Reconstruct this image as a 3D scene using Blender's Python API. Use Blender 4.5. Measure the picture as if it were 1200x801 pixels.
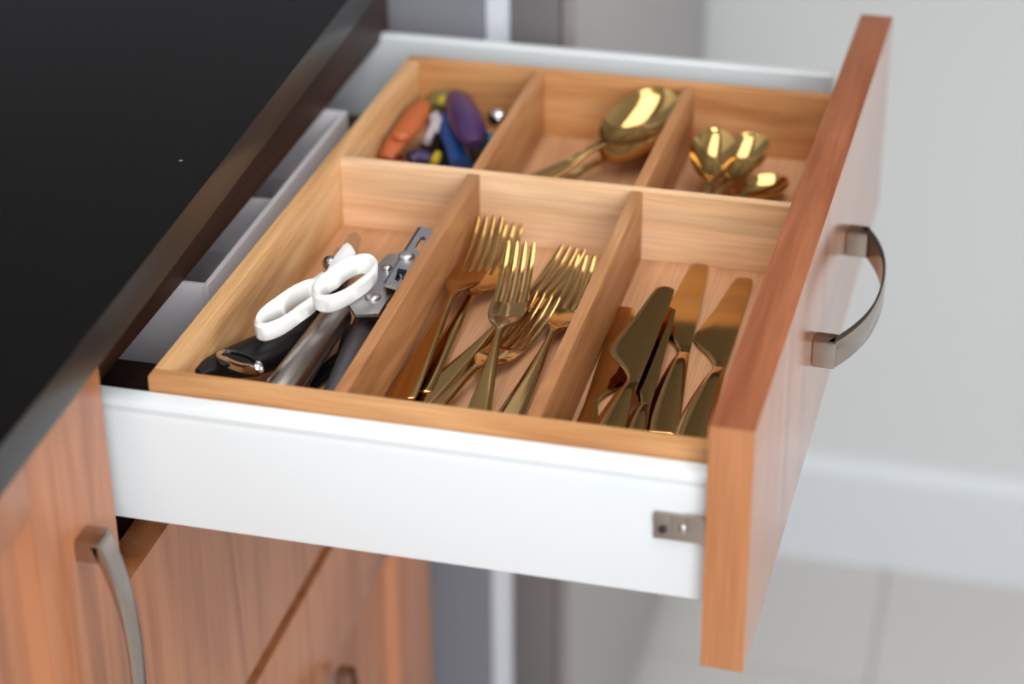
import bpy, bmesh, math, random
import numpy as np
from mathutils import Vector, Matrix
random.seed(4)
for o in list(bpy.data.objects): bpy.data.objects.remove(o)
S = bpy.context.scene
COL = S.collection
Z0 = 860.0                       # height of the drawer front's top edge above the floor, mm
# ------------------------------------------------------------------ camera
CAM = (105.81, -756.30, 470.16); YAW, PITCH, ROLL, FPX = .24805, -.51436, -.00466, 2468.8
def cam_axes():
    cy, sy, cp, sp = math.cos(YAW), math.sin(YAW), math.cos(PITCH), math.sin(PITCH)
    F = Vector((-sy*cp, cy*cp, sp)); R = Vector((cy, sy, 0)); U = R.cross(F)
    c, s = math.cos(ROLL), math.sin(ROLL)
    return F, c*R+s*U, -s*R+c*U
F_, R_, U_ = cam_axes()
cd = bpy.data.cameras.new('camera'); cam = bpy.data.objects.new('camera', cd); COL.objects.link(cam)
cd.sensor_width = 36; cd.lens = FPX*36/1200; cd.clip_start = .05
cam.matrix_world = Matrix(((R_.x, U_.x, -F_.x, CAM[0]/1000), (R_.y, U_.y, -F_.y, CAM[1]/1000), (R_.z, U_.z, -F_.z, (CAM[2]+Z0)/1000), (0, 0, 0, 1)))
cd.dof.use_dof = True; cd.dof.focus_distance = 1.06; cd.dof.aperture_fstop = 4.3
S.camera = cam
# ------------------------------------------------------------------ world, light, exposure
w = bpy.data.worlds.new('world'); S.world = w; w.use_nodes = True
w.node_tree.nodes['Background'].inputs[0].default_value = (.80, .86, .95, 1)
w.node_tree.nodes['Background'].inputs[1].default_value = .15
def area(name, loc, aim, sx, sy, power, col):
    l = bpy.data.lights.new(name, 'AREA'); l.shape = 'RECTANGLE'; l.size = sx; l.size_y = sy; l.energy = power; l.color = col
    o = bpy.data.objects.new(name, l); COL.objects.link(o); o.location = loc
    o.rotation_euler = (Vector(aim)-Vector(loc)).to_track_quat('-Z', 'Y').to_euler(); return o
area('window_light', (1.0, -2.6, 1.9), (0.1, .3, .85), 1.5, 1.3, 53, (.98, .99, 1))
area('side_window_light', (2.7, .1, 1.75), (.2, .5, .75), 1.6, 1.3, 30, (.92, .96, 1))
area('ceiling_lamp', (.15, -.15, 2.5), (.15, -.149, 0), 1.1, 1.7, 15, (1, .97, .93))
S.view_settings.view_transform = 'Standard'; S.view_settings.look = 'None'; S.view_settings.gamma = 1
S.view_settings.exposure = 0.54
# ------------------------------------------------------------------ helpers
def at(px, py, **k):             # a pixel of the photograph on the plane x, y or z = value (mm, drawer frame)
    d = F_+R_*((px-600)/FPX)-U_*((py-400.5)/FPX)
    (a, v), = k.items(); i = 'xyz'.index(a); t = (v-CAM[i])/d[i]
    return Vector(CAM)+d*t
def tag(o, label=None, cat=None, group=None, kind=None):
    for k, v in (('label', label), ('category', cat), ('group', group), ('kind', kind)):
        if v: o[k] = v
    return o
def srgb(r, g, b):
    f = lambda c: (c/255/12.92) if c/255 <= .04045 else ((c/255+.055)/1.055)**2.4
    return (f(r), f(g), f(b), 1)
def empty(name, loc, label, cat, group=None, M=None):   # loc in mm, drawer frame
    o = bpy.data.objects.new(name, None); o.empty_display_size = .02; COL.objects.link(o)
    m = Matrix.Translation((loc[0]/1000, loc[1]/1000, (loc[2]+Z0)/1000))
    if M is not None: m = m @ M
    o.matrix_world = m; o['_m'] = [c for r in m for c in r]
    return tag(o, label, cat, group)
def root_matrix(p):
    while p.parent: p = p.parent
    v = list(p['_m']); return Matrix((v[0:4], v[4:8], v[8:12], v[12:16]))
def obj(name, bm, mat, parent=None, local=False, smooth=40, sub=0):   # bm in mm: drawer frame, or the thing's own frame if local
    me = bpy.data.meshes.new(name)
    if local: M = Matrix.Scale(.001, 4)
    else:
        M = Matrix.Translation((0, 0, Z0/1000)) @ Matrix.Scale(.001, 4)
        if parent: M = root_matrix(parent).inverted() @ M
    bm.transform(M); bmesh.ops.recalc_face_normals(bm, faces=bm.faces)
    bm.to_mesh(me); bm.free()
    if smooth:
        me.polygons.foreach_set('use_smooth', [True]*len(me.polygons)); me.set_sharp_from_angle(angle=math.radians(smooth))
    me.materials.append(mat)
    o = bpy.data.objects.new(name, me); COL.objects.link(o)
    if parent: o.parent = parent
    if sub:
        md = o.modifiers.new('sub', 'SUBSURF'); md.levels = md.render_levels = sub
    return o
def NB(): return bmesh.new()
def hexa(bm, b, t, bev=0):       # b, t: four bottom and four top corners (same winding)
    vs = [bm.verts.new(p) for p in list(b)+list(t)]
    fs = [bm.faces.new(vs[0:4][::-1]), bm.faces.new(vs[4:8])]
    for i in range(4): j = (i+1) % 4; fs.append(bm.faces.new((vs[i], vs[j], vs[4+j], vs[4+i])))
    bmesh.ops.recalc_face_normals(bm, faces=fs)
    if bev:
        es = set(e for f in fs for e in f.edges)
        bmesh.ops.bevel(bm, geom=list(es), offset=bev, segments=2, profile=.7, affect='EDGES', clamp_overlap=True)
def box(bm, x0, x1, y0, y1, z0, z1, bev=0):
    hexa(bm, [(x0, y0, z0), (x1, y0, z0), (x1, y1, z0), (x0, y1, z0)], [(x0, y0, z1), (x1, y0, z1), (x1, y1, z1), (x0, y1, z1)], bev)
    return bm
def board(p0, p1, th, z0, z1, bev=.8):   # upright board, p0->p1 its right-hand face line, thickness to the left
    a, b = Vector(p0[:2]), Vector(p1[:2]); d = (b-a).normalized(); n = Vector((-d.y, d.x))*th
    q = [a, b, b+n, a+n]; bm = NB()
    hexa(bm, [(v.x, v.y, z0) for v in q], [(v.x, v.y, z1) for v in q], bev); return bm
def prism(bm, pts, off, bev=0, holes=()):   # polygon of 3D points pushed along the vector off
    off = Vector(off)
    loops = [list(pts)]+[list(h) for h in holes]
    if not holes:
        vs = [bm.verts.new(p) for p in pts]; f = bm.faces.new(vs)
        r = bmesh.ops.extrude_face_region(bm, geom=[f]); nv = [v for v in r['geom'] if isinstance(v, bmesh.types.BMVert)]
        bmesh.ops.translate(bm, verts=nv, vec=off)
        bm.normal_update()
        if bev:
            es = set(e for v in vs+nv for e in v.link_edges)
            bmesh.ops.bevel(bm, geom=list(es), offset=bev, segments=2, profile=.6, affect='EDGES', clamp_overlap=True)
        return bm
    es = []; allv = []
    for lp in loops:
        vs = [bm.verts.new(p) for p in lp]; allv += vs
        for i in range(len(vs)): es.append(bm.edges.new((vs[i], vs[(i+1) % len(vs)])))
    g = bmesh.ops.triangle_fill(bm, edges=es, use_beauty=True)
    fs = [f for f in g['geom'] if isinstance(f, bmesh.types.BMFace)]
    r = bmesh.ops.extrude_face_region(bm, geom=fs)
    bmesh.ops.translate(bm, verts=[v for v in r['geom'] if isinstance(v, bmesh.types.BMVert)], vec=off)
    return bm
def ring_loft(bm, rings, cap=True, closed=False):
    R = [[bm.verts.new(p) for p in r] for r in rings]; n = len(R[0])
    for a, b in zip(R, R[1:]+([R[0]] if closed else [])):
        for i in range(n): j = (i+1) % n; bm.faces.new((a[i], a[j], b[j], b[i]))
    if cap and not closed: bm.faces.new(R[0][::-1]); bm.faces.new(R[-1])
    return bm
def catmull(st, k):
    st = [np.array(s, float) for s in st]; out = []
    for i in range(len(st)-1):
        p0, p1, p2, p3 = st[max(i-1, 0)], st[i], st[i+1], st[min(i+2, len(st)-1)]
        for j in range(k):
            t = j/k
            out.append(.5*((2*p1)+(-p0+p2)*t+(2*p0-5*p1+4*p2-p3)*t*t+(-p0+3*p1-3*p2+p3)*t**3))
    out.append(st[-1]); return out
def ribbon(bm, st, n=6, k=4, smooth=True):   # stations (x, y centre, half width, z rim, dish depth, thickness)
    rings = []
    for x, yc, hw, z, d, t in (catmull(st, k) if smooth else st):
        hw = max(hw, .05); t = max(t, .2)
        top = [(x, yc+hw*u, z-d*(1-u*u)+(0 if abs(u) < 1 else -t*.25)) for u in np.linspace(-1, 1, n+1)]
        bot = [(x, yc+hw*u, z-t-d*(1-u*u)+(0 if abs(u) < 1 else t*.25)) for u in np.linspace(1, -1, n+1)]
        rings.append(top+bot)
    return ring_loft(bm, rings)
def tube(bm, pts, rad, n=14, flat=1.0, up=(0, 0, 1), power=1.0):   # swept (super)ellipse; rad a number or list
    pts = [Vector(p) for p in pts]; rad = rad if isinstance(rad, (list, tuple)) else [rad]*len(pts); rings = []
    for i, p in enumerate(pts):
        d = (pts[min(i+1, len(pts)-1)]-pts[max(i-1, 0)]).normalized()
        s = d.cross(Vector(up)).normalized(); u = s.cross(d)
        rg = []
        for j in range(n):
            a = 2*math.pi*j/n; c, q = math.cos(a), math.sin(a)
            c = math.copysign(abs(c)**power, c); q = math.copysign(abs(q)**power, q)
            rg.append(p+s*(rad[i]*c)+u*(rad[i]*flat*q))
        rings.append(rg)
    return ring_loft(bm, rings)
def disc(bm, c, r, h, n=20, axis=(0, 0, 1), dome=0):
    c = Vector(c); ax = Vector(axis).normalized(); s = ax.orthogonal().normalized(); u = ax.cross(s)
    prof = [(r, 0), (r, h)] if not dome else [(r, 0), (r, h*.4), (r*.85, h*.75), (r*.45, h), (r*.1, h*1.03)]
    return ring_loft(bm, [[c+ax*z+(s*math.cos(2*math.pi*i/n)+u*math.sin(2*math.pi*i/n))*rr for i in range(n)] for rr, z in prof])
# ------------------------------------------------------------------ materials
def mat(name, col, rough=.5, metal=0, spec=.5, coat=0, bump=0, bscale=200, aniso=None):
    m = bpy.data.materials.new(name); m.use_nodes = True; nt = m.node_tree; b = nt.nodes['Principled BSDF']
    b.inputs['Base Color'].default_value = srgb(*col); b.inputs['Roughness'].default_value = rough
    b.inputs['Metallic'].default_value = metal; b.inputs['Specular IOR Level'].default_value = spec; b.inputs['Coat Weight'].default_value = coat
    tc = nt.nodes.new('ShaderNodeTexCoord'); no = nt.nodes.new('ShaderNodeTexNoise'); no.inputs['Scale'].default_value = bscale
    mp = nt.nodes.new('ShaderNodeMapping'); nt.links.new(tc.outputs['Object'], mp.inputs[0]); nt.links.new(mp.outputs[0], no.inputs['Vector'])
    if aniso: mp.inputs['Scale'].default_value = aniso
    rm = nt.nodes.new('ShaderNodeMapRange'); rm.inputs[3].default_value = max(rough-.015, .02); rm.inputs[4].default_value = min(rough+.015, 1)
    nt.links.new(no.outputs[0], rm.inputs[0]); nt.links.new(rm.outputs[0], b.inputs['Roughness'])
    if bump:
        bp = nt.nodes.new('ShaderNodeBump'); bp.inputs['Strength'].default_value = bump; bp.inputs['Distance'].default_value = .0005
        nt.links.new(no.outputs[0], bp.inputs['Height']); nt.links.new(bp.outputs[0], b.inputs['Normal'])
    return m
def wood(name, light, mid, dark, axis, rough=.45, spec=.4, big=7, fine=90, stretch=.06, plank=None, coat=0, seed=0, figure=1.5, pore=.1):
    m = bpy.data.materials.new(name); m.use_nodes = True; nt = m.node_tree; N, L = nt.nodes.new, nt.links.new
    b = nt.nodes['Principled BSDF']; b.inputs['Roughness'].default_value = rough; b.inputs['Specular IOR Level'].default_value = spec
    b.inputs['Coat Weight'].default_value = coat; b.inputs['Coat Roughness'].default_value = .25
    tc = N('ShaderNodeTexCoord')
    def noise(sc, st, det, dist=0):
        mp = N('ShaderNodeMapping'); v = [sc]*3; v['xyz'.index(axis)] = sc*st
        mp.inputs['Scale'].default_value = v; mp.inputs['Location'].default_value = (seed, seed*.7, seed*.3)
        L(tc.outputs['Object'], mp.inputs[0]); n = N('ShaderNodeTexNoise'); n.inputs['Scale'].default_value = 1
        n.inputs['Detail'].default_value = det; n.inputs['Distortion'].default_value = dist; L(mp.outputs[0], n.inputs['Vector']); return n
    n1 = noise(big*6, stretch*1.6, 3, figure); n2 = noise(fine*8, stretch*.5, 2)
    cr = N('ShaderNodeValToRGB'); e = cr.color_ramp.elements; e[0].position = .3; e[0].color = srgb(*dark); e[1].position = .68; e[1].color = srgb(*light)
    q = e.new(.5); q.color = srgb(*mid); L(n1.outputs[0], cr.inputs[0])
    mr = N('ShaderNodeMapRange'); mr.inputs[1].default_value = .35; mr.inputs[2].default_value = .65; mr.inputs[3].default_value = 1-pore; mr.inputs[4].default_value = 1+pore*.8
    L(n2.outputs[0], mr.inputs[0])
    mx = N('ShaderNodeMix'); mx.data_type = 'RGBA'; mx.blend_type = 'MULTIPLY'; mx.inputs[0].default_value = 1
    L(cr.outputs[0], mx.inputs[6]); L(mr.outputs[0], mx.inputs[7]); out = mx.outputs[2]
    if plank:                     # glued bamboo strips: (axis across, width in m, amount)
        ax, pw, am = plank; sp = N('ShaderNodeSeparateXYZ'); L(tc.outputs['Object'], sp.inputs[0])
        dv = N('ShaderNodeMath'); dv.operation = 'DIVIDE'; dv.inputs[1].default_value = pw; L(sp.outputs['xyz'.index(ax)], dv.inputs[0])
        fl = N('ShaderNodeMath'); fl.operation = 'FLOOR'; L(dv.outputs[0], fl.inputs[0])
        wn = N('ShaderNodeTexWhiteNoise'); wn.noise_dimensions = '1D'; L(fl.outputs[0], wn.inputs['W'])
        m2 = N('ShaderNodeMapRange'); m2.inputs[3].default_value = 1-am; m2.inputs[4].default_value = 1+am; L(wn.outputs[0], m2.inputs[0])
        x2 = N('ShaderNodeMix'); x2.data_type = 'RGBA'; x2.blend_type = 'MULTIPLY'; x2.inputs[0].default_value = 1
        L(out, x2.inputs[6]); L(m2.outputs[0], x2.inputs[7]); out = x2.outputs[2]
    L(out, b.inputs['Base Color'])
    bp = N('ShaderNodeBump'); bp.inputs['Strength'].default_value = .15; bp.inputs['Distance'].default_value = .0003
    L(n2.outputs[0], bp.inputs['Height']); L(bp.outputs[0], b.inputs['Normal'])
    return m
BL, BM, BD = (224, 182, 134), (213, 166, 116), (192, 140, 90)
M = {}
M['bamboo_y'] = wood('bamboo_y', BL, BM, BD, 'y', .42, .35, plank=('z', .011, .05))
M['bamboo_x'] = wood('bamboo_x', BL, BM, BD, 'x', .42, .35, plank=('z', .011, .06), seed=3)
M['bamboo_row_lit'] = wood('bamboo_row_lit', (240, 204, 166), (232, 192, 150), (212, 164, 118), 'x', .42, .35, plank=('z', .011, .08), seed=21)  # lit copy of the bamboo: the row divider's fuller light painted into its colour
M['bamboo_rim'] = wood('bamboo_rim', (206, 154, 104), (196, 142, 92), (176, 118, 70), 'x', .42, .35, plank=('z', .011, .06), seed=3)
M['bamboo_divider_shaded'] = wood('bamboo_divider_shaded', (188, 138, 94), (174, 122, 79), (152, 100, 61), 'y', .42, .35, plank=('z', .011, .06), seed=11)  # redder divider planks, with shade on their right-hand faces painted into the tone
M['bamboo_base'] = wood('bamboo_base', (208, 162, 124), (198, 150, 112), (184, 136, 100), 'y', .5, .3, plank=('x', .03, .04), seed=5)
AL, AM, AD = (184, 120, 80), (172, 108, 69), (150, 88, 53)
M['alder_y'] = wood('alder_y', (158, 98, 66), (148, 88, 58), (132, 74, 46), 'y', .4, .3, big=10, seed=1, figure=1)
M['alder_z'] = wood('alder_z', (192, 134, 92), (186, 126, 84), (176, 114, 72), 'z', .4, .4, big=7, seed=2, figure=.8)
M['alder_face'] = wood('alder_face', AL, AM, AD, 'z', .3, .5, big=6, seed=7, figure=1.6, coat=.3, stretch=.05, pore=.04)
M['alder_face_y'] = wood('alder_face_y', AL, AM, AD, 'y', .36, .55, big=4, seed=9)
M['carcass'] = wood('carcass', (66, 40, 27), (56, 32, 21), (44, 25, 17), 'y', .5, .3, seed=4)
M['white'] = mat('white_coated_metal', (222, 229, 233), .35, 0, .4)
M['grey_box'] = mat('grey_plastic', (226, 221, 227), .45, 0, .4)
M['block_dark'] = mat('reflected_block_dark', (92, 88, 80), .5, 0, .3)  # for the added block that darkens cutlery reflections
M['gold'] = mat('gold_metal', (192, 152, 94), .1, 1, aniso=(30, 900, 900), bscale=1)
M['gold_spoon'] = mat('gold_polished', (202, 164, 104), .09, 1)
M['nickel'] = mat('satin_nickel', (176, 164, 154), .2, 1)
M['steel'] = mat('stamped_steel', (206, 204, 205), .38, 1, bump=.3, bscale=300)
M['steel_dark'] = mat('brushed_dark_steel', (172, 162, 157), .3, 1, aniso=(40, 900, 900), bscale=1)
M['rivet'] = mat('polished_rivet', (200, 200, 200), .15, 1)
M['chrome'] = mat('chrome', (215, 215, 218), .1, 1)
M['black'] = mat('black_plastic', (20, 19, 20), .42, 0, .35)
M['grey_rubber'] = mat('grey_coated_tube', (88, 84, 90), .4, .4)
M['dark'] = mat('dark_rubber', (42, 40, 44), .45)
M['whiteplastic'] = mat('white_plastic', (240, 240, 238), .3, 0, .5)
M['wall'] = mat('wall_paint', (206, 208, 209), .8, 0, .3, bump=.1, bscale=80)
M['skirt'] = mat('white_gloss_skirting', (210, 215, 220), .5)
M['tile'] = mat('floor_tile', (194, 191, 188), .45, 0, .4)
M['grout'] = mat('grout', (172, 168, 163), .9)
M['ceil'] = mat('ceiling_paint', (160, 158, 154), .9)
M['fridge_body'] = mat('fridge_body_grey', (132, 132, 140), .5, 0, .3)
M['fridge_door'] = mat('fridge_door_grey', (118, 114, 115), .4, 0, .5)
M['fridge_front'] = mat('fridge_front_grey', (146, 140, 139), .35, 0, .5, coat=.15)
M['gasket'] = mat('white_door_seal', (225, 230, 240), .5)
def granite():
    m = mat('black_granite', (12, 10, 8), .2, 0, .07); nt = m.node_tree; N, L = nt.nodes.new, nt.links.new
    tc = N('ShaderNodeTexCoord'); v = N('ShaderNodeTexVoronoi'); v.inputs['Scale'].default_value = 22; L(tc.outputs['Object'], v.inputs['Vector'])
    c = N('ShaderNodeMath'); c.operation = 'LESS_THAN'; c.inputs[1].default_value = .022; L(v.outputs['Distance'], c.inputs[0])
    mx = N('ShaderNodeMix'); mx.data_type = 'RGBA'; mx.inputs[6].default_value = srgb(12, 10, 8); mx.inputs[7].default_value = srgb(120, 118, 110)
    L(c.outputs[0], mx.inputs[0]); L(mx.outputs[2], nt.nodes['Principled BSDF'].inputs['Base Color']); return m
M['granite'] = granite()
# ------------------------------------------------------------------ the setting
XW, YW = -900, 1153
def struct(name, bm, m, parent=None):
    o = obj(name, bm, m, parent, smooth=0)
    if not parent: o['kind'] = 'structure'
    return o
fl = struct('floor', box(NB(), XW-100, 2800, -2800, YW+100, -900, -Z0-2), M['grout'])
proto = None
for i in range(-3, 5):
    for j in range(-7, 2):
        x0, y0 = 41+450*(i-1)+1.5, 938+450*(j-1)+1.5
        x1, y1 = x0+447, min(y0+447, YW)
        if y0 > YW-5 or x0 < XW-50: continue
        bm = NB(); box(bm, x0, x1, y0, y1, -Z0-6, -Z0+random.uniform(-.2, .2), 1)
        o = obj('tile', bm, M['tile'], None, smooth=0); o.parent = fl
struct('wall_far', box(NB(), XW-100, 2800, YW, YW+100, -Z0, 2540-Z0), M['wall'])
struct('wall_left', box(NB(), XW-100, XW, -2800, YW, -Z0, 2540-Z0), M['wall'])
struct('wall_right', box(NB(), 2800, 2900, -2800, YW+100, -Z0, 2540-Z0), M['wall'])
struct('wall_near', box(NB(), XW-100, 2900, -2900, -2800, -Z0, 2540-Z0), M['wall'])
struct('ceiling', box(NB(), XW-100, 2900, -2900, YW+100, 2540-Z0, 2600-Z0), M['ceil'])
bb = NB(); pts = [(0, YW, -Z0), (0, YW-14, -Z0), (0, YW-14, -Z0+112), (0, YW-10, -Z0+122), (0, YW-4, -Z0+126), (0, YW, -Z0+126)]
ring_loft(bb, [[(x, p[1], p[2]) for p in pts] for x in (-150, 2800)]); struct('baseboard_far', bb, M['skirt'])
# ------------------------------------------------------------------ cabinet with the open drawer
XD = -277                                                       # outer plane of the closed fronts
cab = empty('base_cabinet', (-590, 250, -Z0), 'alder wood base cabinet whose top drawer stands open', 'cabinet')
def part(n, bm, m, p, **k): return obj(n, bm, m, p, **k)
for y in (-3, 490): part('side_panel', box(NB(), XW+20, -297, y, y+15, -Z0+100, 6, .5), M['carcass'], cab)
part('top_rail', box(NB(), -322, -296, 13, 489, -38, 6, .5), M['carcass'], cab)
part('back_panel', box(NB(), XW+20, XW+28, 13, 489, -Z0+100, 6), M['carcass'], cab)
part('bottom_panel', box(NB(), XW+29, -297, 13, 489, -Z0+100, -Z0+116), M['carcass'], cab)
part('divider_rail', box(NB(), XW+60, -298, 13, 489, -150, -134), M['carcass'], cab)
part('plinth', box(NB(), -350, -334, -3, 505, -Z0+1, -Z0+98), M['carcass'], cab)
# open drawer: the front is set a touch askew
FA, FS = -.0241, .0105
def skew(bm):
    for v in bm.verts:
        x, y, z = v.co; v.co = (x*math.cos(FA)-y*math.sin(FA)-FS*z, x*math.sin(FA)+y*math.cos(FA), z)
    return bm
dr = part('drawer', box(NB(), -560, -1, 23.4, 482.7, -97, -91.5, .4), M['carcass'], cab)
tag(dr, 'open top drawer with white metal sides holding the bamboo tray')
fr = skew(box(NB(), 0, 20, 0, 506, -127.5, 0, .7))
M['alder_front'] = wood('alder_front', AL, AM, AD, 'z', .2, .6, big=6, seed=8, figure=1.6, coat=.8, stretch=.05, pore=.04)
fo = part('drawer_front', fr, M['alder_z'], dr)
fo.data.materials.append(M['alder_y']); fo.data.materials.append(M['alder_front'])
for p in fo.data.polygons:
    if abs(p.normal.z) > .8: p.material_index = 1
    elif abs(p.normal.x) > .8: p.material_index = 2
def side(y0, y1, out):
    # white metal side with a rolled top edge, extruded along x
    s = 1 if out < 0 else -1; a = y0 if out < 0 else y1
    prof = [(0, -99.2), (0, -43), (1.2, -40), (1.0, -37), (2.2, -34.6), (4.4, -33.7), (11, -33.7), (12, -34.5), (12, -99.2)]
    return ring_loft(NB(), [[(x, a+s*p, z) for p, z in prof] for x in (-560, -.5)])
part('side_panel', side(11.3, 23.3, -1), M['white'], dr, smooth=25)
part('side_panel', side(482.8, 494.8, 1), M['white'], dr, smooth=25)
part('back_panel', box(NB(), -562, -550, 23.5, 482.5, -91, -45, .5), M['white'], dr)
br = NB(); p0 = at(767, 598, y=10.5); p1 = at(768, 628, y=10.5)
box(br, p0.x, -.5, 9, 11.2, p1.z, p0.z, .4)
bk = part('mounting_bracket', br, M['nickel'], dr); zc = (p0.z+p1.z)/2
bm = NB(); box(bm, -9, -.6, 6.6, 9.2, zc+1, p0.z+1.6, .6); box(bm, p0.x, p0.x+8, 7.6, 9.2, p0.z-4.5, p0.z-.3, .6); box(bm, p0.x+6.5, p0.x+8, 7.6, 9.2, p1.z+3, p0.z-3, .5)
part('bracket_lip', bm, M['nickel'], dr)
part('screw', disc(NB(), (at(801, 619, y=9).x, 9.2, at(801, 619, y=9).z), 2.3, 1.8, axis=(0, -1, 0), dome=1), M['chrome'], dr)
part('screw', disc(NB(), (p0.x+4, 9.1, zc-1.5), 1.9, .8, axis=(0, -1, 0)), M['dark'], dr)
def bow_handle(parent, mapf, span, post, depth, bow, wide, name='handle'):
    """local handle coords: u along the span, v outward, w across the bar"""
    bm = NB(); n = 15
    rings = []
    for i in range(n+1):
        t = i/n; u = post*.15+(span-post*.3)*t; v = depth*.55+bow*math.sin(math.pi*t)**.9
        th = 2.1-.5*math.sin(math.pi*t); w = wide*(1-.08*math.sin(math.pi*t)); du = post*.0
        dv = bow*.9*math.pi*math.cos(math.pi*t)/span; l = math.hypot(1, dv); nu, nv = -dv/l, 1/l
        rings.append([mapf(u+nu*a, v+nv*a, c) for a, c in ((-th, -w/2), (th*.6, -w/2), (th, -w/2+1), (th, w/2-1), (th*.6, w/2), (-th, w/2))])
    ring_loft(bm, rings)
    h = part(name, bm, M['nickel'], parent, smooth=35); return h
yn, yf = 184.5, 324.0
def hm(u, v, w_): 
    x, y, z = 20+v, yn+u, -64+w_
    return (x*math.cos(FA)-y*math.sin(FA)-FS*z, x*math.sin(FA)+y*math.cos(FA), z)
def arch_handle(parent, mp, span, wide, out, name='handle'):
    # square posts joined by an arched flat bar
    bm = NB()
    for u0 in (0, span-11):
        lo = [mp(u0, .1, -wide/2), mp(u0+11, .1, -wide/2), mp(u0+11, 12, -wide/2), mp(u0, 12, -wide/2)]
        hi = [mp(u0, .1, wide/2), mp(u0+11, .1, wide/2), mp(u0+11, 12, wide/2), mp(u0, 12, wide/2)]
        hexa(bm, lo, hi, 1.0)
    rings = []; n = 20
    for i in range(n+1):
        t = i/n; u = 2+(span-4)*t; s = 1-abs(2*t-1)**2.3
        v = 10+(out-10)*s; th = 4.5-2.8*min(1, 2.2*min(t, 1-t)*1.3)
        k = (out-10)*(-2.3*abs(2*t-1)**1.3*math.copysign(1, 2*t-1)*2)/span*min(1, 7*min(t, 1-t)); l = math.hypot(1, k)
        w2 = wide/2
        rings.append([mp(u-k/l*a, v+a/l, c) for a, c in ((-th/2, -w2), (th/2-.5, -w2), (th/2, -w2+.8), (th/2, w2-.8), (th/2-.5, w2), (-th/2, w2))])
    ring_loft(bm, rings)
    return part(name, bm, M['nickel'], parent, smooth=35)
tag(arch_handle(dr, hm, yf-yn, 15, 27), 'bow handle of satin nickel on the open drawer')
def framed(name, parent, y0, y1, z0, z1, stile, rail, horiz=False, xo=XD):
    # frame with a sunk, bevelled centre panel
    bm = NB(); x0 = xo-19; a, b, c, d = y0+stile, y1-stile, z0+rail, z1-rail
    box(bm, x0, xo, y0, a, z0, z1, .6); box(bm, x0, xo, b, y1, z0, z1, .6)
    box(bm, x0, xo, a-.5, b+.5, z0, c, .6); box(bm, x0, xo, a-.5, b+.5, d, z1, .6)
    f = part(name, bm, M['alder_face'], parent)
    pb = NB(); g = 7
    o = [(xo-.5, a, c), (xo-.5, b, c), (xo-.5, b, d), (xo-.5, a, d)]
    i1 = [(xo-6, a+g, c+g), (xo-6, b-g, c+g), (xo-6, b-g, d-g), (xo-6, a+g, d-g)]
    ov = [pb.verts.new(p) for p in o]; iv = [pb.verts.new(p) for p in i1]; bk_ = [pb.verts.new((x0+3, p[1], p[2])) for p in o]
    pb.faces.new(iv); pb.faces.new(bk_[::-1])
    for k in range(4): pb.faces.new((ov[k], ov[(k+1) % 4], iv[(k+1) % 4], iv[k])); pb.faces.new((bk_[k], bk_[(k+1) % 4], ov[(k+1) % 4], ov[k]))
    part('centre_panel', pb, M['alder_face'], f if f.parent and not f.parent.parent else parent, smooth=0)
    return f
d2 = part('drawer', box(NB(), XD-19, XD, 1, 498, -294, -129.5, 3), M['alder_face'], cab); tag(d2, 'plain closed drawer front below the open drawer')
d3 = framed('drawer', cab, 1, 498, -600, -304.5, 84, 84); tag(d3, 'closed drawer with framed front, lower down')
arch_handle(d3, lambda u, v, w_: (XD+v, 148+u, -404+w_), 139, 13, 27)
arch_handle(d2, lambda u, v, w_: (XD+v, 184+u, -186+w_), 139, 13, 27)
# neighbouring cabinet, nearer
cb2 = empty('base_cabinet', (-590, -300, -Z0), 'alder wood base cabinet left of the open drawer, its door shut', 'cabinet')
for y in (-600, -20): part('side_panel', box(NB(), XW+20, -297, y, y+15, -Z0+100, 6, .5), M['carcass'], cb2)
part('bottom_panel', box(NB(), XW+29, -297, -584, -21, -Z0+100, -Z0+116), M['carcass'], cb2)
part('top_rail', box(NB(), -322, -297.5, -584, -21, -38, 6, .5), M['carcass'], cb2)
part('plinth', box(NB(), -350, -334, -600, -5, -Z0+1, -Z0+98), M['carcass'], cb2)
dd = framed('door', cb2, -600, -5, -740, 3, 78, 40)
q = at(112, 645, x=XD+14); q2 = at(158, 801, x=XD+30)
arch_handle(dd, lambda u, v, w_: (XD+v, q.y+14+w_, q.z-u-2), 139, 14, 21)
# worktop
wt = NB(); p = [(-221, -1100), (-288, 506), (XW+1, 506), (XW+1, -1100)]
hexa(wt, [(x, y, 7) for x, y in p], [(x, y, 28) for x, y in p], 2.2)
M['granite_edge'] = mat('stone_edge_sheen', (26, 25, 25), .35, 0, .5)  # same stone as the top; its edge reflection painted as a greyer tone
wo = obj('worktop', wt, M['granite']); wo.data.materials.append(M['granite_edge'])
for p in wo.data.polygons:
    if p.normal.x > .6: p.material_index = 1
tag(wo, 'black speckled stone worktop over the cabinets', 'worktop')
# refrigerator
fg = empty('refrigerator', (-550, 860, -Z0), 'grey refrigerator beyond the far end of the cabinets, seen from the side', 'refrigerator')
part('body', box(NB(), XW+30, -246.5, 560, 1140, -Z0+20, 1090, 4), M['fridge_body'], fg)
part('door_seal', box(NB(), -246, -228.5, 563, 1137, -Z0+30, 1080, 2), M['gasket'], fg)
part('door', box(NB(), -228, -193, 560, 1140, -Z0+25, 1085, 2), M['fridge_door'], fg)
part('door_edge', box(NB(), -192.5, -181, 560, 1140, -Z0+25, 1085, 4), M['fridge_front'], fg)
for y in (600, 1100): part('foot', disc(NB(), (-300, y, -Z0+.3), 18, 20), M['dark'], fg)
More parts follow.
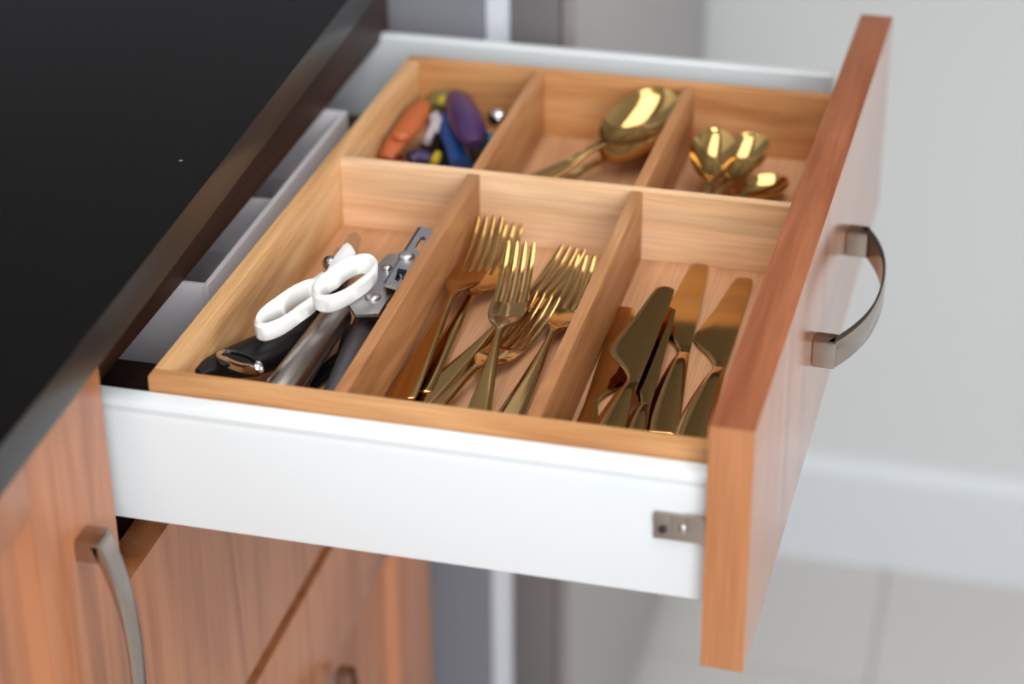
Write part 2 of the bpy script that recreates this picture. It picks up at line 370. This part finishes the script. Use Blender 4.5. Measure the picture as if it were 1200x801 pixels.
# unseen dark block added on the far wall to darken the cutlery's reflections
wc = empty('reflected_block', (400, YW-170, 250), 'unseen dark block added high on the far wall for reflections', 'cabinet')
part('body', box(NB(), -178, 1000, YW-330, YW-1, 250, 1250, 1), M['block_dark'], wc)
for k in range(3): part('door', box(NB(), -176+392*k, -176+392*k+390, YW-350, YW-331, 252, 1248, 2), M['block_dark'], wc)  # front slabs of the added block
# ------------------------------------------------------------------ grey box behind the tray, inside the drawer
bx = empty('storage_box', (-340, 250, -91), 'pale grey open box in the drawer behind the bamboo tray', 'box')
X0, X1, Y0b, Y1b, zb, ztp = -420, -283, 139, 373, -91.2, -40
part('base', box(NB(), X0+3, X1-3, Y0b+3, Y1b-3, zb, zb+2.5), M['grey_box'], bx)
for a in ((X0, X0+3, Y0b, Y1b), (X1-3, X1, Y0b, Y1b), (X0+3, X1-3, Y0b, Y0b+3), (X0+3, X1-3, Y1b-3, Y1b), (X0+3, X1-3, 266, 268.5)):
    part('wall_panel', box(NB(), *a, zb, ztp-(12 if a[3] == 268.5 else 0), .6), M['grey_box'], bx)
# ------------------------------------------------------------------ bamboo tray
zr, zf, zb = -26.5, -68.5, -91.2
tr = empty('cutlery_tray', (-130, 230, zb), 'bamboo cutlery tray with six compartments filling the open drawer', 'tray')
NL, NR, FR, FL = (-267.3, 24), (-.6, 24), (9.6, 437), (-262, 437.6)
lerp = lambda a, b, t: (a[0]+(b[0]-a[0])*t, a[1]+(b[1]-a[1])*t)
tw = 8
def quad(a, b, c, d, z0, z1, bev=.8):
    bm = NB(); hexa(bm, [(*p, z0) for p in (a, b, c, d)], [(*p, z1) for p in (a, b, c, d)], bev); return bm
i1 = [(NL[0]+tw, NL[1]+tw), (NR[0]-4.5, NR[1]+tw), (FR[0]-4.5, FR[1]-tw), (FL[0]+tw, FL[1]-tw)]
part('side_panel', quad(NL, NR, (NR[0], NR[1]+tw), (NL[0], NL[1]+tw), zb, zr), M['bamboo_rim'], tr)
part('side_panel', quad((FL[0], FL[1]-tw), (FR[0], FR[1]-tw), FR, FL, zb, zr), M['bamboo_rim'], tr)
part('side_panel', quad((NL[0], NL[1]+tw+.02), i1[0], i1[3], (FL[0], FL[1]-tw-.02), zb, zr), M['bamboo_y'], tr)
part('side_panel', quad(i1[1], (NR[0], NR[1]+tw+.02), (FR[0], FR[1]-tw-.02), i1[2], zb, zr), M['bamboo_y'], tr)
RL, RR = (-256, 277), (1.0, 275.5)
part('row_divider', quad((RL[0], RL[1]-.2), (RR[0], RR[1]-.2), (RR[0], RR[1]+6), (RL[0], RL[1]+6), zf, zr-.3), M['bamboo_row_lit'], tr)
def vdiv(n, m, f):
    part('divider', quad((n[0]-3.2, n[1]), (n[0]+3.2, n[1]), (m[0]+3.2, m[1]-.3), (m[0]-3.2, m[1]-.3), zf, zr-.1), M['bamboo_divider_shaded'], tr)
    part('divider', quad((m[0]-3.2, m[1]+6.3), (m[0]+3.2, m[1]+6.3), (f[0]+3.2, f[1]), (f[0]-3.2, f[1]), zf, zr-.1), M['bamboo_divider_shaded'], tr)
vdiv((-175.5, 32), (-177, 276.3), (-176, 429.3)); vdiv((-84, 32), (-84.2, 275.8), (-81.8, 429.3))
part('base', quad(i1[0], i1[1], i1[2], i1[3], zf-5, zf, .2), M['bamboo_base'], tr)
# ------------------------------------------------------------------ cutlery
def pose(A, B, roll=0):
    A, B = Vector(A), Vector(B); x = (B-A).normalized(); y = Vector((0, 0, 1)).cross(x).normalized(); z = x.cross(y)
    m = Matrix((x, y, z)).transposed().to_4x4(); return m @ Matrix.Rotation(math.radians(roll), 4, 'X')
def thing_on(name, tip, end, L, label, cat, group, roll=0):
    """tip and end are points in mm; the thing's origin is L behind the tip"""
    tip, end = Vector(tip), Vector(end); d = (tip-end).normalized(); o = tip-d*L
    return empty(name, o, label, cat, group, pose(o, tip, roll))
FL_ = 170
def fork_mesh():
    bm = NB()
    st = [(0, 0, 6, 2.2, 0, 2), (1.5, 0, 8.6, 2.4, 0, 2.2), (6, 0, 9.3, 2.6, 0, 2.3), (30, 0, 7.4, 3, 0, 2.3), (60, 0, 4.8, 4.2, -.2, 2.5), (85, 0, 2.8, 6, -.4, 2.7), (97, 0, 2.3, 7, -.4, 2.8), (104, 0, 2.9, 7, 0, 2.6),
          (110, 0, 6.2, 6.3, .6, 2), (116, 0, 9.6, 5.2, 1.2, 1.8), (124, 0, 11.3, 3.8, 1.6, 1.7), (134, 0, 11.4, 2.9, 1.5, 1.7), (138, 0, 11.2, 2.8, 1.3, 1.7)]
    ribbon(bm, st, 8, 4)
    for i in range(4):
        c = (i-1.5)*5.9; k = .94; dz = -1.3*(1-(c/11.2)**2)
        t = [(137, c, 2.3, 2.8+dz, 0, 1.8), (148, c*.98, 2.15, 3.3+dz, 0, 1.8), (160, c*.96, 2.1, 5.2+dz*.6, 0, 1.8), (172, c*.94, 1.9, 8.6+dz*.3, 0, 1.7), (181, c*.93, 1.5, 12, 0, 1.5), (184, c*.93, .7, 13.2, 0, 1)]
        ribbon(bm, t, 2, 3)
    for v in bm.verts: v.co.x *= 170/184; v.co.y *= .82
    return bm
def V(px, py, z): return at(px, py, z=z)
def make(name, meshes, tip, end, L, label, cat, group, roll=0, lift=0):   # tip: where the tip is seen; the thing's base line runs lift below it
    tip = Vector(tip)-Vector((0, 0, lift))
    e = thing_on(name, tip, end, L, label, cat, group, roll)
    for n, me in meshes:
        o = bpy.data.objects.new(n, me); COL.objects.link(o); o.parent = e
    return e
tmp = obj('fork_shape', fork_mesh(), M['gold'], local=True, smooth=50); fork_me = tmp.data; bpy.data.objects.remove(tmp)
zf0 = zf+.5
forks = [  # seen tip px, its z, handle px, z, roll, label
 ((577, 254), -42, (467, 474), -62, -6, 'gold fork leaning on the left divider, its rounded handle end showing'),
 ((598, 262), -53, (480, 474), -66, 0, 'gold fork mostly hidden under the two leftmost fork heads'),
 ((672, 290), -55, (488, 478), -67, 0, 'gold fork lying diagonally, its tines behind the lowest fork head'),
 ((642, 346), -53.5, (513, 482), -65, 0, 'gold fork lying lowest and nearest, tines crossing under its neighbours'),
 ((692, 299), -53, (598, 491), -67, 0, 'gold fork against the right divider, alone beside it'),
 ((611, 283), -33, (561, 488), -56, 0, 'gold fork lying on top of the pile, handle straight towards the camera')]
for (tp, tz, ep, ez, rl, lab) in forks:
    make('fork', [('fork_body', fork_me)], V(*tp, tz), V(*ep, ez), FL_, lab, 'fork', 'forks in the middle compartment', rl, 12.2)
def knife_meshes():
    b = NB(); L = 190
    # left = +y when looking tip-wards (the belly side)
    st = [(84, -3.3, 3.1, 1.9, 0, 2.2), (89, -3.0, 3.4, 1.8, 0, 1.9), (94, -2.1, 4.4, 1.7, 0, 1.6), (100, -.3, 6.3, 1.7, 0, 1.3), (106, 1.9, 8.6, 1.7, 0, 1.1), (111, 3.3, 10.1, 1.7, 0, 1.1), (117, 3.7, 10.6, 1.7, 0, 1.1), (130, 2.5, 9.5, 1.7, 0, 1), (150, 0.6, 7.6, 1.7, 0, 1), (170, -.9, 6.4, 1.7, 0, 1), (183, -1.8, 5.3, 1.7, 0, 1), (188, -2.2, 4.6, 1.7, 0, .9), (190, -2.4, 3.2, 1.7, 0, .8)]
    ribbon(b, st, 6, 4)
    h = NB()
    st = [(0, 0, 6.5, 2.6, 0, 2.6), (1.5, 0, 8.8, 2.9, -.3, 3.2), (20, 0, 8.6, 3.2, -.6, 3.6), (45, -.9, 7, 3.2, -.6, 3.6), (70, -2.2, 4.7, 3, -.5, 3.3), (80, -3, 3.4, 2.4, -.3, 2.8), (85, -3.3, 3.1, 2, 0, 2.3)]
    ribbon(h, st, 6, 4)
    r = []
    for n, bm in (('blade', b), ('handle', h)):
        for v in bm.verts: v.co.x *= 180/190
        t = obj(n, bm, M['gold'], local=True, smooth=45); r.append((n, t.data)); bpy.data.objects.remove(t)
    return r
kn = knife_meshes()
knives = [
 ((739, 358), -64.5, (690, 502), -64.5, 180, 'gold knife nearest the left divider, its blade in the shade beneath another'),
 ((776, 338), -56, (711, 506), -57.5, 3, 'gold knife with broad blade crossing over the leftmost knife'),
 ((777, 362), -62, (738, 511), -62, 0, 'gold knife half hidden under the broad knife crossing from the left'),
 ((816, 312), -67.5, (772, 511), -67.5, 0, 'gold knife reaching farthest back, second from the drawer front'),
 ((868, 328), -67.5, (809, 516), -67.5, 0, 'gold knife nearest the drawer front, lying apart')]
for (tp, tz, ep, ez, rl, lab) in knives:
    make('table_knife', kn, V(*tp, tz), V(*ep, ez), 180, lab, 'knife', 'knives in the right compartment', rl)
def spoon_mesh(L, bl, bw, dep, rise=.25):
    bm = NB(); s = L-bl
    st = [(0, 0, 5, 2, 0, 1.8), (1.5, 0, 7, 2.2, 0, 2), (L*.15, 0, 6.6, 2.6, 0, 2.1), (L*.35, 0, 4.3, 4.2, -.2, 2.3), (s-14, 0, 2.4, 7.5, -.3, 2.6), (s-3, 0, 2.5, 9, 0, 2.5)]
    for i in range(13):
        t = (1-math.cos(math.pi*(.06+.94*i/12)))/2; c = math.sqrt(max(1-(2*t-1)**2, .0)); hw = max(bw/2*c*(1+.1*(2*t-1)), 2.4 if i == 0 else .4)
        st.append((s+bl*t, 0, hw, 9+rise*bl*t, dep*c**1.3, 1.3))
    return ribbon(bm, st, 12, 3)
def sp_data(*a):
    t = obj('spoon_shape', spoon_mesh(*a), M['gold_spoon'], local=True, smooth=60); d = t.data; bpy.data.objects.remove(t); return d
big = sp_data(132, 57, 38, 10); tea = sp_data(106, 42, 27, 8); tea_low = sp_data(90, 40, 26, 7, .03)
G = 'spoons in the far compartments'
make('serving_spoon', [('spoon_body', big)], (-101, 404, -27), (-151, 335, -54), 114, 'large gold spoon, bowl up against the divider', 'spoon', G, 10, 22)
make('serving_spoon', [('spoon_body', big)], (-102, 411, -44), (-151, 343, -65.5), 114, 'large gold spoon lying underneath another large spoon', 'spoon', G, 2, 22)
make('teaspoon', [('spoon_body', tea)], (-60, 392, -35), (-56.5, 353, -58.5), 106, 'small gold teaspoon, the left of the two with raised bowls', 'spoon', G, 4, 19.5)
make('teaspoon', [('spoon_body', tea)], (-35.5, 397, -39), (-46, 355, -61), 104, 'small gold teaspoon, the right of the two with raised bowls', 'spoon', G, 0, 19.5)
make('teaspoon', [('spoon_body', tea_low)], (-23, 370, -57.5), (-76, 312, -67.5), 78, 'small gold teaspoon lying low on the tray floor, turned sideways', 'spoon', G, 0, 10)

# ------------------------------------------------------------------ scissors
sc = empty('kitchen_scissors', V(372, 335, -40), 'open scissors with white plastic ring handles', 'scissors')
def loop(c, a, b, z, h, wd):
    C0 = V(*c, z); u = V(c[0]+a[0], c[1]+a[1], z)-C0; v = V(c[0]+b[0], c[1]+b[1], z)-C0; rings = []; n = 40
    for i in range(n):
        t = 2*math.pi*i/n; ct, st = math.cos(t), math.sin(t); ct = math.copysign(abs(ct)**.9, ct); st = math.copysign(abs(st)**.9, st)
        p = C0+u*ct+v*st; d = (C0-p).normalized()
        q = [(0, -1.6), (.3, -h+1.6), (2, -h), (wd+2, -h), (wd+3, -h+1.2), (wd+1, -2.5), (wd-1.2, -.3), (1.6, 0)]
        rings.append([p+d*r+Vector((0, 0, zz)) for r, zz in q])
    return ring_loft(NB(), rings, closed=True)
part('handle', loop((404.5, 321), (37, -20), (-8, -15), -22, 10, 4.2), M['whiteplastic'], sc)
part('handle', loop((338.5, 352), (39, -24), (-7, -12), -26, 10, 4.2), M['whiteplastic'], sc)
bm = NB(); prism(bm, [V(x, y, -30) for x, y in ((380, 326), (384, 313), (392, 299), (402, 286), (407, 283), (412, 287), (417, 295), (408, 304), (398, 312), (386, 322))], (0, 0, -6), 1)
part('shank', bm, M['whiteplastic'], sc)
bm = NB(); prism(bm, [V(x, y, -30) for x, y in ((352, 334), (368, 324), (378, 317), (386, 322), (378, 330), (362, 338))], (0, 0, -6), 1)
part('shank', bm, M['whiteplastic'], sc)
for (a, b, z2) in (((396, 318), (413, 274), -58), ((384, 326), (399, 290), -58)):
    A, B = V(*a, -35), V(*b, z2); d = (B-A); s = d.cross(Vector((0, 0, 1))).normalized()
    bm = NB(); prism(bm, [A-s*5, A+s*5, B+s*5.2-d*.1, B+s*1.5+d*.06, B-s*2], (0, 0, -1.8)); part('blade', bm, M['steel_dark'], sc, smooth=0)
part('pivot_screw', disc(NB(), V(387, 309, -34), 3.9, 4, axis=(-.2, -.3, 1), dome=1), M['steel_dark'], sc)
# ------------------------------------------------------------------ black handled utensil with a chrome eyelet
bu = empty('kitchen_utensil', V(300, 425, -60), 'chunky black-handled utensil with a chrome hanging eyelet, under the scissors', 'utensil')
pts = [V(230, 438, -44), V(238, 434, -46), V(262, 428, -50), V(292, 420, -51), (V(322, 409, -52)), V(352, 392, -52), V(385, 362, -54), V(398, 345, -57)]
bm = tube(NB(), pts, [3.2, 5.5, 8.8, 11.3, 12, 11, 9, 7], 20, .78); bmesh.ops.recalc_face_normals(bm, faces=bm.faces)
part('handle', bm, M['black'], bu, smooth=60)
def oval_ring(c, z, a, b, wd, h, tilt=(0, 0)):
    C0 = V(*c, z); u = V(c[0]+a[0], c[1]+a[1], z)-C0; v = V(c[0]+b[0], c[1]+b[1], z)-C0; rings = []
    u += Vector((0, 0, tilt[0])); v += Vector((0, 0, tilt[1]))
    for i in range(28):
        t = 2*math.pi*i/28; p = C0+u*math.cos(t)+v*math.sin(t); d = (C0-p)*wd
        rings.append([p, p+d*.3+Vector((0, 0, h)), p+d*.8+Vector((0, 0, h*.8)), p+d+Vector((0, 0, -h*1.5)), p+Vector((0, 0, -h*1.5))])
    return ring_loft(NB(), rings, closed=True)
part('eyelet', oval_ring((281, 422), -39.8, (27, 5), (-8, -10), .45, 1.8), M['chrome'], bu, smooth=60)
C0 = V(280, 422, -38.6); u = V(280+17, 422+3, -38.6)-C0; v = V(280-5, 422-6.5, -38.6)-C0
bm = NB(); prism(bm, [C0+u*math.cos(i*.393)+v*math.sin(i*.393) for i in range(16)], (0, 0, -3)); part('eyelet_hole', bm, M['black'], bu)
part('blade', prism(NB(), [V(392, 352, -62), V(404, 342, -62), V(420, 300, -64), V(412, 296, -64)], (0, 0, -1.5)), M['steel_dark'], bu, smooth=0)
# ------------------------------------------------------------------ can opener
co = empty('can_opener', V(440, 340, -50), 'steel can opener with stamped head and two tubular handles', 'can opener')
def capsule(A, B, r0, r1, flat=1.0, n=24):
    A, B = Vector(A), Vector(B); pts = []; rs = []
    for t, k in ((0, .55), (.01, .85), (.03, 1), (.5, 1), (.97, 1), (.99, .85), (1, .55)): pts.append(A.lerp(B, t)); rs.append((r0+(r1-r0)*t)*k)
    return tube(NB(), pts, rs, n, flat)
A = V(398, 365, -44); B = V(333, 455, -48); B = A+(B-A)*1.35
part('handle', capsule(A, B, 7.6, 9.6), M['steel_dark'], co, smooth=60)
A = V(431, 376, -54); B = V(396, 457, -58); B = A+(B-A)*1.3
tag(part('handle', capsule(A, B, 7, 6.5), M['grey_rubber'], co, smooth=60), 'dark grey tubular handle')
pl = [V(x, y, -40) for x, y in ((405, 352), (416, 367.5), (444, 367), (453, 352), (470, 334), (474, 312), (464, 296), (455, 297), (450, 301), (443, 309), (436, 322), (418, 338))]
part('head_plate', prism(NB(), pl, (0, 0, -2.2), .4), M['steel'], co, smooth=30)
pts = [V(x, y, -34) for x, y in ((449, 331.5), (468, 337), (488, 305), (510.5, 272.5), (507, 269.5), (494, 265), (490, 266.5), (470, 297))]
hole = [V(x, y, -34) for x, y in ((493.5, 277), (498, 277.5), (499, 280), (493.5, 292), (490, 294), (486.5, 290.5), (487, 287))]
part('lever_arm', prism(NB(), pts, (0, 0, -2), holes=[hole]), M['steel'], co, smooth=30)
a, b = V(449, 331.5, -34), V(490, 266.5, -34)
part('lever_flange', prism(NB(), [a, b, b+Vector((0, 0, -7)), a+Vector((0, 0, -7))], (1.2, .6, 0)), M['steel_dark'], co, smooth=0)
for (x, y, z, r, m) in ((437, 349, -40, 4.2, 'steel'), (453.5, 315, -40, 3, 'rivet'), (476, 301, -34, 4.6, 'steel')):
    part('rivet', disc(NB(), V(x, y, z), r, 2.4, dome=1), M[m], co, smooth=60)
part('drive_wheel', disc(NB(), V(436, 372, -52), 8, 5, 24), M['dark'], co)
part('drive_wheel', disc(NB(), V(461, 342, -48), 6, 4, 18), M['black'], co)
bm = NB()      # stamped black mark on the lever
for poly in (((462.5, 327), (466.5, 329.5), (470, 325), (466, 322)), ((465, 320), (463.5, 325), (467.5, 326), (469, 319.5)), ((466.5, 314.5), (464.5, 319.5), (475.5, 321), (477, 316.5)), ((470, 319.5), (470.5, 323.5), (474.5, 323.5), (474, 319.5)), ((471.5, 324.8), (470.5, 327.5), (474.5, 328), (475.5, 325))):
    prism(bm, [V(x, y, -33.95) for x, y in poly], (0, 0, .25))
part('stamped_mark', bm, M['black'], co, smooth=0)
bl = empty('black_tongs', V(370, 440, -66), 'slim black utensil lying under the can opener handles', 'utensil')
part('arm', tube(NB(), [V(340, 462, -65), V(372, 438, -64), V(400, 416, -63)], [2, 2.6, 3], 8, .7), M['black'], bl)
part('arm', tube(NB(), [V(352, 470, -66), V(372, 448, -65), V(400, 425, -64)], [1.8, 2, 2], 8, .7), M['black'], bl)
part('head', prism(NB(), [V(392, 420, -61), V(410, 410, -61), V(424, 385, -61), V(405, 375, -61)], (0, 0, -4), 1), M['black'], bl)
# ------------------------------------------------------------------ odds and ends in the far left compartment
def plain(name, m, loc, bm, label, cat, group=None, smooth=50, nm='body'):
    e = empty(name, loc, label, cat, group); part(nm, bm, m, e, smooth=smooth); return e
mm = {k: mat(k, c, r) for k, c, r in (('orange_plastic', (176, 90, 46), .45), ('purple_plastic', (66, 38, 84), .35), ('blue_plastic', (24, 72, 140), .35), ('teal_plastic', (10, 110, 120), .35), ('red_plastic', (150, 28, 24), .4), ('violet_plastic', (52, 36, 84), .4), ('yellow_plastic', (190, 170, 40), .4), ('smoke_plastic', (110, 104, 62), .35), ('grey_metal', (190, 178, 184), .3))}
e = empty('peeler', V(476, 152, -50), 'orange peeler leaning along the left side of the tray', 'peeler')
part('handle', tube(NB(), [V(452, 186, -52), V(462, 170, -48), V(478, 150, -46), V(490, 132, -44), V(497, 122, -44)], [4.5, 6.5, 8, 7.5, 4.5], 14, .55), mm['orange_plastic'], e, smooth=60)
part('knob', disc(NB(), V(470, 160, -44), 6, 4, dome=1), mm['orange_plastic'], e)
plain('gadget', mm['purple_plastic'], V(547, 142, -50), tube(NB(), [V(533, 111, -42), V(537, 118, -41), V(545, 138, -40), V(554, 160, -40), V(557, 168, -41)], [5, 9, 10.5, 9.5, 4.5], 18, .6), 'rounded purple gadget lying across the others', 'gadget')
plain('utensil_handle', mm['blue_plastic'], V(530, 170, -58), tube(NB(), [V(521, 138, -52), V(526, 152, -53), V(534, 172, -54), V(541, 194, -57)], [6, 7, 7, 7], 14, .8), 'blue plastic handle beside the purple gadget', 'utensil')
plain('pouch', M['black'], V(510, 170, -62), prism(NB(), [V(475, 190, -62), V(500, 160, -60), V(515, 128, -58), V(560, 150, -60), V(572, 165, -62), V(560, 200, -62)], (0, 0, -5.5), 1.5), 'flat black pouch beneath the coloured gadgets', 'pouch')
e = empty('bottle_tool', V(508, 150, -50), 'small silver Y-shaped tool between the orange and blue handles', 'tool')
part('arm', tube(NB(), [V(500, 166, -52), V(507, 150, -49), V(512, 143, -48)], 2.6, 10), mm['grey_metal'], e)
part('head', prism(NB(), [V(505, 148, -47), V(503, 134, -46), V(512, 128, -46), V(518, 138, -46), V(514, 150, -47)], (0, 0, -4), 1), mm['grey_metal'], e)
plain('gadget', mm['smoke_plastic'], V(523, 104, -45), tube(NB(), [V(508, 127, -52), V(514, 116, -50), V(526, 110, -49), V(538, 113, -52)], [6, 7.5, 8, 5], 12, .7), 'olive smoky plastic piece at the far wall', 'gadget')
plain('knob', mm['yellow_plastic'], V(520, 120, -45), disc(NB(), V(521, 120, -46), 4.5, 4, dome=1), 'small yellow-green knob beside the silver tool', 'cap')
plain('teal_clip', mm['teal_plastic'], V(575, 160, -55), box(NB(), *sum(([c-5, c+5] for c in V(576, 162, -48)[:2]), []), -60, -46, 1.5), 'small teal clip beside the divider', 'clip', nm='clip_body')
plain('metal_cap', M['chrome'], V(583, 138, -50), disc(NB(), V(584, 140, -52), 6.5, 7, dome=1, axis=(.2, -.3, 1)), 'small shiny metal cap by the divider', 'cap')
plain('plastic_piece', mm['red_plastic'], V(466, 184, -60), tube(NB(), [V(454, 188, -60), V(462, 185, -60), V(472, 187, -61)], [3, 4, 3], 10, .7), 'small red piece at the near left corner', 'gadget')
plain('plastic_piece', mm['violet_plastic'], V(492, 184, -58), tube(NB(), [V(480, 186, -58), V(492, 182, -57), V(506, 187, -58)], [5, 6, 4.5], 12, .7), 'dark violet piece beside the red one', 'gadget')
plain('clip', mm['yellow_plastic'], V(515, 188, -58), tube(NB(), [V(508, 191, -58), V(511, 186, -57), V(513, 181, -57)], [2.5, 3, 2.5], 10), 'small yellow clip in front of the blue handle', 'clip')
for o in bpy.data.objects:
    if '_m' in o.keys(): del o['_m']
